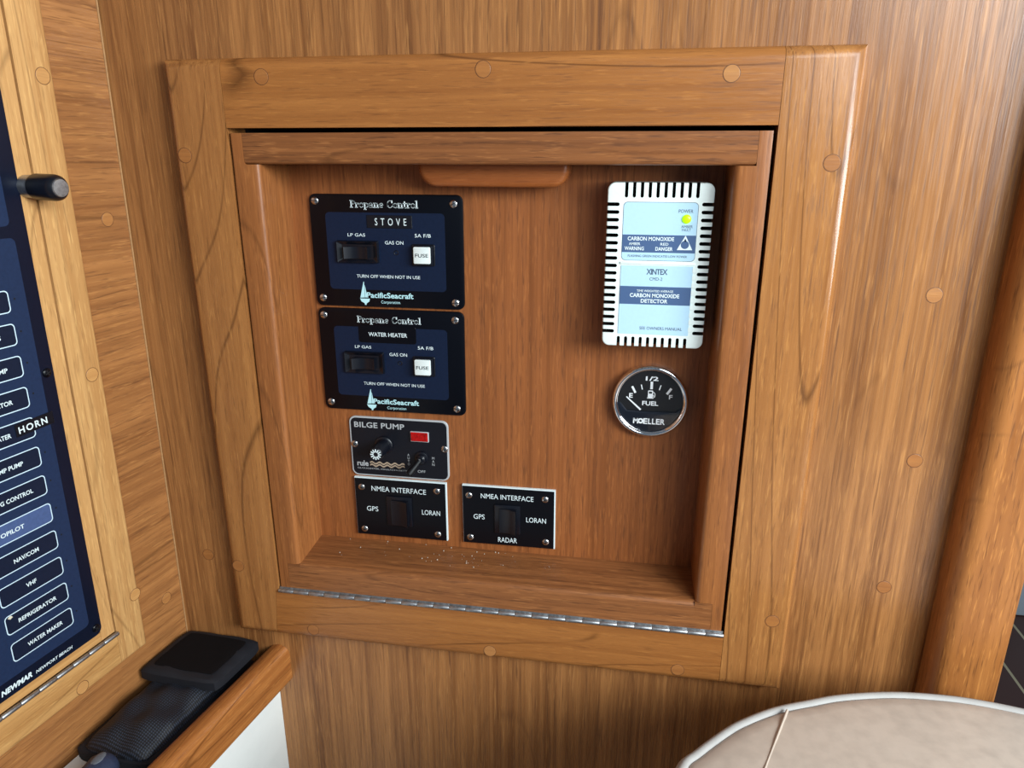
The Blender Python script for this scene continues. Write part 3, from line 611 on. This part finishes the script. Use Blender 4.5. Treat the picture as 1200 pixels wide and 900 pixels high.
h2 = hinge('piano_hinge', 'silver piano hinge under the blue electrical panel on the side wall', 'L', -.2190, -.0838, .0410, -.0112, .0020, .0148)
dr2 = Thing('electrical_panel_door', 'narrow teak door edge framing the blue electrical panel on the side wall', 'door', (-.15, 0, .043), 'L')
b = nb(); box(b, -.0985, -.0856, -HN, -.0005, .0432, .66, .0006, 1, lambda m: m.y < -HN+1e-5); dr2.part('stile', b, 'side_v')
b = nb(); box(b, -.2185, -.0987, -HN, -.0005, .0432, .0512, .0006, 1, lambda m: m.y < -HN+1e-5); dr2.part('rail', b, 'side_h')
b = nb(); box(b, -.2185, -.2077, -HN, -.0005, .0514, .66); dr2.part('stile', b, 'side_v')
b = nb(); box(b, -.2075, -.0987, -.0060, -.0005, .0514, .66); dr2.part('back_board', b, 'side_v')
b = nb(); kx, kz = -.0915, .4160
lathe(b, kx, kz, [(.0072, -HN), (.0078, -HN-.0005), (.0078, -.0205), (.0072, -.021), (0, -.021)], 28); kn = dr2.part('latch_knob', b, 'steel_dull', label='chrome stemmed latch knob')
b = nb(); lathe(b, kx, kz, [(0, -.0190), (.0072, -.0190), (.0086, -.0196), (.0090, -.0212), (.0090, -.0365), (.0084, -.0392), (.0068, -.0412), (.0060, -.0414), (0, -.0414)], 36); dr2.part('grip', b, 'black_plastic', kn, label='black grip')
b = nb(); lathe(b, kx, kz, [(.0062, -.0413), (.0058, -.0422), (.0030, -.0424), (0, -.0424)], 32); dr2.part('end_cap', b, 'steel_dull', kn, label='silver end cap')

ep = Thing('electrical_panel', 'dark blue electrical switch panel with white-outlined buttons on the side wall', 'electrical panel', (-.15, -.006, .052), 'L')
yp = -.0108
b = nb(); prism(b, rrect(-.2065, -.0975, .0520, .63, .0060, 6), yp, -.0060, .0005, 2); ep.part('plate', b, 'panel')
b = nb(); prism(b, rrect(-.1960, -.1080, .0660, .3825, .0040, 5), yp-.0001, yp); ep.part('printed_field', b, 'panel_field', label='blue printed field')
b = nb(); prism(b, rrect(-.1960, -.1095, .3905, .61, .0040, 5), yp-.0001, yp); ep.part('printed_field', b, 'panel_field', label='blue printed field')
names = [('WATER MAKER', .0292, .1444), ('REFRIGERATOR', .0310, .1461), ('VHF', .0082, .1468), ('NAV/COM', .0195, .1460), ('AUTOPILOT', .0285, .1572), ('LPG CONTROL', .0292, .1460), ('SUMP PUMP', .0232, .1461), ('HEATER', .0150, .1462), ('MACERATOR', .0264, .1460), ('BILGE PUMP', .0270, .1452), ('NAV LIGHTS', .0262, .1450), ('LIGHTS', .0160, .1450)]
holes = nb()
for k, (nm_, wd, s) in enumerate(names):
    z0 = .0765+.02325*k; z1 = z0+.0158; sR, sL = .1205, .1715
    b = nb(); prism(b, rrect(-sL, -sR, z0, z1, .0030, 5), yp-.0003, yp-.0001, .0001, 1); bt = ep.part('button', b, 'button_pale' if nm_ == 'AUTOPILOT' else 'button', smooth=0, label='pale blue button' if nm_ == 'AUTOPILOT' else None)
    b = nb(); ring_poly(b, rrect(-sL, -sR, z0, z1, .0030, 5), rrect(-sL+.00075, -sR-.00075, z0+.00075, z1-.00075, .0024, 5), yp-.0004); ep.part('outline', b, 'outline', bt, smooth=0)
    b = nb(); zc = (z0+z1)/2-.0004; text(b, nm_, -s-wd/2, -s+wd/2, zc-.0017, zc+.0017, yp-.0005, .02); ep.part('lettering', b, 'ink', bt, smooth=0)
    if nm_ == 'REFRIGERATOR':
        b = nb(); poly(b, [(-.1690, .1135), (-.1672, .1120), (-.1650, .1128), (-.1662, .1146), (-.1676, .1148)], yp-.0005); ep.part('scuff', b, 'cream', bt, smooth=0, label='cream peeled corner')
    disc(holes, -.1166, z0+.0090, .0007, yp-.0004, 12)
ep.part('indicator_holes', holes, 'cavity', smooth=0)
for s, u, a in ((.1032, .2832, .4), (.1028, .0592, .8)): ep.part('screw', screw(-s, u, yp, .0036, 'cross', a), [M['black'], 'slot'])
b = nb(); t = nb(); box(t, -.1352, -.1050, yp-.0009, yp-.0004, .2441, .2536, .0002, 1)
R_ = Matrix.Translation((-.12, 0, .2488)) @ Matrix.Rotation(-.03, 4, 'Y') @ Matrix.Translation((.12, 0, -.2488)); merge(b, t, 0, R_); tp = ep.part('label_tape', b, 'black_plastic', label='embossed black label tape')
b = nb(); text(b, 'HORN', -.1330, -.1105, .2460, .2512, yp-.0010, .02, space=1.25, rot=.03); ep.part('lettering', b, 'ink', tp, smooth=0)
b = nb(); text(b, 'NEWMAR', -.1850, -.1605, .0562, .0608, yp-.0001, .04, shear=.2); text(b, 'NEWPORT BEACH', -.1575, -.1255, .0562, .0588, yp-.0001, .015, shear=.2); ep.part('lettering', b, 'ink', smooth=0)

# ------------------------------------------------------------------ white locker with its teak fiddle (local x = -s, y = -n)
ZS = -.0478
lk = Thing('shelf_locker', 'white laminate locker shelf with rounded teak fiddle rail along its edge', 'locker', (-.2, -.05, -.95), 'S')
def slant(bm):
    for v in bm.verts:
        if abs(v.co.x) < 1e-6: v.co.x = -.1691*v.co.y-.0002
    return bm
b = nb(); box(b, -.70, 0, -.092, -.0035, ZS-.012, ZS); lk.part('shelf_top', slant(b), 'laminate')
b = nb(); box(b, -.70, 0, -.0925, -.0885, -.95, ZS-.012); lk.part('front_panel', slant(b), 'laminate')
b = nb(); t = nb(); pr = []
for (cy, cz_, a0, a1, r_) in ((-.0955, -.0330, 0, 90, .0100), (-.0965, -.0335, 90, 180, .0110), (-.1045, -.0600, 180, 270, .003)):
    for k in range(6):
        a = math.radians(a0+(a1-a0)*k/5); pr.append((cy+r_*math.cos(a), cz_+r_*math.sin(a)))
pr = [(-.0855, -.0630)]+pr
fv = t.faces.new([t.verts.new((0, yy, zz)) for yy, zz in pr]); r = bmesh.ops.extrude_face_region(t, geom=[fv])
for v in r['geom']:
    if isinstance(v, bmesh.types.BMVert): v.co.x = -.70
bmesh.ops.recalc_face_normals(t, faces=t.faces); slant(t); merge(b, t); lk.part('fiddle_rail', b, 'fiddle', smooth=50)

# ------------------------------------------------------------------ nylon pouch on the locker
pc = Thing('nylon_pouch', 'black nylon belt pouch with mesh front and hook-tape flap', 'pouch', (-.07, -.045, ZS), 'S')
def pillow(bm, x0, x1, y0, y1, z0, h, nx=28, ny=18, power=3.2, wob=.0008, edge=.35, seed=1.0):
    """soft cushion-like slab: flat bottom, swollen top"""
    t = nb(); top = {}; bot = {}
    for i in range(nx+1):
        for j in range(ny+1):
            u, v = i/nx*2-1, j/ny*2-1
            k = (1-abs(u)**power)*(1-abs(v)**power); k = max(0, k)**.5
            inset = .004*(abs(u)**6)*(abs(v)**6)
            x = (x0+x1)/2+(x1-x0)/2*u*(1-.06*abs(v)**6); y = (y0+y1)/2+(y1-y0)/2*v*(1-.06*abs(u)**6)
            z = z0+h*(edge+(1-edge)*k)+wob*math.sin(seed+u*9+v*3)*k+wob*math.sin(seed*2+v*8-u*4)*k
            x -= .11*y
            top[i, j] = t.verts.new((x, y, z)); bot[i, j] = t.verts.new((x, y, z0))
    for i in range(nx):
        for j in range(ny):
            t.faces.new((top[i, j], top[i+1, j], top[i+1, j+1], top[i, j+1])); t.faces.new((bot[i, j], bot[i, j+1], bot[i+1, j+1], bot[i+1, j]))
    for i in range(nx):
        t.faces.new((top[i, 0], bot[i, 0], bot[i+1, 0], top[i+1, 0])); t.faces.new((top[i, ny], top[i+1, ny], bot[i+1, ny], bot[i, ny]))
    for j in range(ny):
        t.faces.new((top[0, j], top[0, j+1], bot[0, j+1], bot[0, j])); t.faces.new((top[nx, j], bot[nx, j], bot[nx, j+1], top[nx, j+1]))
    bmesh.ops.recalc_face_normals(t, faces=t.faces); merge(bm, t)
b = nb(); pillow(b, -.140, -.002, -.0800, -.0030, ZS, .011, power=8, wob=0, edge=.8); pc.part('back_panel', b, 'nylon')
b = nb(); pillow(b, -.138, -.030, -.0740, -.0110, ZS+.0095, .016, wob=.0013, edge=.12); pc.part('mesh_pocket', b, 'mesh', label='black mesh fabric pocket')
b = nb(); pillow(b, -.066, -.001, -.0835, -.0030, ZS+.0230, .0115, power=10, wob=.0004, edge=.72); fl = pc.part('flap', b, 'nylon')
b = nb(); pillow(b, -.058, -.008, -.0750, -.0120, ZS+.0315, .0040, power=14, wob=.0001, edge=.85); pc.part('hook_tape', b, 'velcro', fl, label='brownish black hook tape patch')

tl = Thing('tool_handle', 'blue-grey rubber tool handle lying in front of the black pouch', 'tool', (-.15, -.05, ZS), 'S')
b = nb(); rot = Matrix.Translation((-.137, -.046, ZS+.0128)) @ Matrix.Rotation(math.radians(97), 4, 'Z')
lathe(b, 0, 0, [(0, .0), (.006, .0006), (.0105, .004), (.0128, .010), (.0126, .022), (.0112, .045), (.0118, .080), (.0105, .115), (.006, .120), (0, .121)], 24, 0, rot)
tl.part('grip', b, 'tool')
b = nb(); t = nb(); bmesh.ops.create_uvsphere(t, u_segments=18, v_segments=10, radius=1, matrix=Matrix.Translation((-.1495, -.0475, ZS+.0247)) @ Matrix.Rotation(math.radians(7), 4, 'Z') @ Matrix.Diagonal((.0075, .0042, .0012, 1))); merge(b, t); tl.part('highlight_patch', b, 'tool_highlight', label='painted grey highlight')  # grey oval is a highlight painted onto the grip

# ------------------------------------------------------------------ vinyl seat cushion close to the camera
ZC = .050
st = Thing('vinyl_seat', 'taupe vinyl seat cushion with pale rounded edge beside the teak post', 'seat', (.62, -.25, -.95))
ctl = [(.395, -.40), (.384, -.28), (.387, -.205), (.401, -.157), (.414, -.140), (.436, -.117), (.451, -.1045), (.475, -.089), (.502, -.077), (.527, -.067), (.566, -.0575), (.604, -.0545), (.632, -.056), (.662, -.061), (.72, -.074), (.79, -.10), (.84, -.15), (.86, -.22), (.855, -.32), (.83, -.40), (.78, -.44), (.62, -.455), (.46, -.445)]
def closed_spline(P, n=5):
    out = []; m = len(P)
    for i in range(m):
        p0, p1, p2, p3 = [Vector(P[(i+k-1) % m]) for k in range(4)]
        for k in range(n):
            t = k/n; out.append(.5*((2*p1)+(-p0+p2)*t+(2*p0-5*p1+4*p2-p3)*t*t+(-p0+3*p1-3*p2+p3)*t**3))
    return out
OUT = closed_spline(ctl); nO = len(OUT)
def inset(P, d):
    out = []
    for i in range(len(P)):
        a, c = P[i-1], P[(i+1) % len(P)]; tg_ = (c-a).normalized(); nrm = Vector((tg_.y, -tg_.x)); out.append(P[i]+nrm*d)
    return out
def shells(bm, rows, cap_top=None):
    t = nb(); R = [[t.verts.new((p.x, p.y, z)) for p in pts] for pts, z in rows]
    for a, c in zip(R, R[1:]):
        for i in range(nO): t.faces.new((a[i], a[(i+1) % nO], c[(i+1) % nO], c[i]))
    if cap_top is not None:
        cc = Vector((sum(p.x for p in OUT)/nO, sum(p.y for p in OUT)/nO)); last = R[-1]; lp_ = rows[-1][0]; prev = last
        for f_ in (.85, .68, .5, .3, .12):
            cur = [t.verts.new((cc.x+(p.x-cc.x)*f_, cc.y+(p.y-cc.y)*f_, rows[-1][1]+cap_top*(1-f_*f_)+.0006*math.sin(p.x*90+f_*14)*f_)) for p in lp_]
            for i in range(nO): t.faces.new((prev[i], prev[(i+1) % nO], cur[(i+1) % nO], cur[i]))
            prev = cur
        cv = t.verts.new((cc.x, cc.y, rows[-1][1]+cap_top))
        for i in range(nO): t.faces.new((prev[i], prev[(i+1) % nO], cv))
    bmesh.ops.recalc_face_normals(t, faces=t.faces); merge(bm, t)
# orientation of the outline decides the inset sign
sgn = 1 if inset(OUT, .01)[nO//2].y < OUT[nO//2].y else -1
I = lambda d: inset(OUT, sgn*d)
b = nb(); shells(b, [(I(.003), ZC-.10), (I(0), ZC-.09), (I(0), ZC-.010), (I(.0008), ZC-.0045), (I(.0028), ZC-.0012), (I(.0055), ZC), (I(.0075), ZC-.0008), (I(.0086), ZC-.0022)]); st.part('boxing', b, 'vinyl_band', smooth=60, label='pale vinyl boxing band')
b = nb(); shells(b, [(I(.0082), ZC-.0030), (I(.0092), ZC-.0018), (I(.0120), ZC-.0004), (I(.020), ZC+.0010)], .006); st.part('top_panel', b, 'vinyl', smooth=60)
b = nb(); t = nb(); ns = 16
for sx_ in (-1, 1):
    pass
p0, p1 = Vector((.4845, -.0955)), Vector((.425, -.235)); dd = (p1-p0).normalized(); nn = Vector((-dd.y, dd.x))
rows = []
for i in range(ns+1):
    q = p0+(p1-p0)*i/ns; zz = ZC+.0010+.0038*min(1, i/ns*1.3); rows.append([t.verts.new((q.x+nn.x*w_, q.y+nn.y*w_, zz+h_)) for w_, h_ in ((-.0011, -.0010), (-.0006, .0004), (0, .0007), (.0006, .0004), (.0011, -.0010))])
for a, c in zip(rows, rows[1:]):
    for i in range(4): t.faces.new((a[i], a[i+1], c[i+1], c[i]))
bmesh.ops.recalc_face_normals(t, faces=t.faces); merge(b, t); st.part('seam_welt', b, 'vinyl')
b = nb(); box(b, .46, .78, -.40, -.12, -.95, ZC-.095, .01, 3); st.part('seat_base', b, 'post')
# pale liner panel of the forward cabin, far behind the doorway
b = nb(); box(b, 1.60, 1.85, 1.62, 2.6, -.95, -.70, .01, 2); o = link('liner_panel', b, 'cabin_white'); o['label'] = 'pale liner panel low in the forward cabin beyond the teak post'; o['category'] = 'panel'
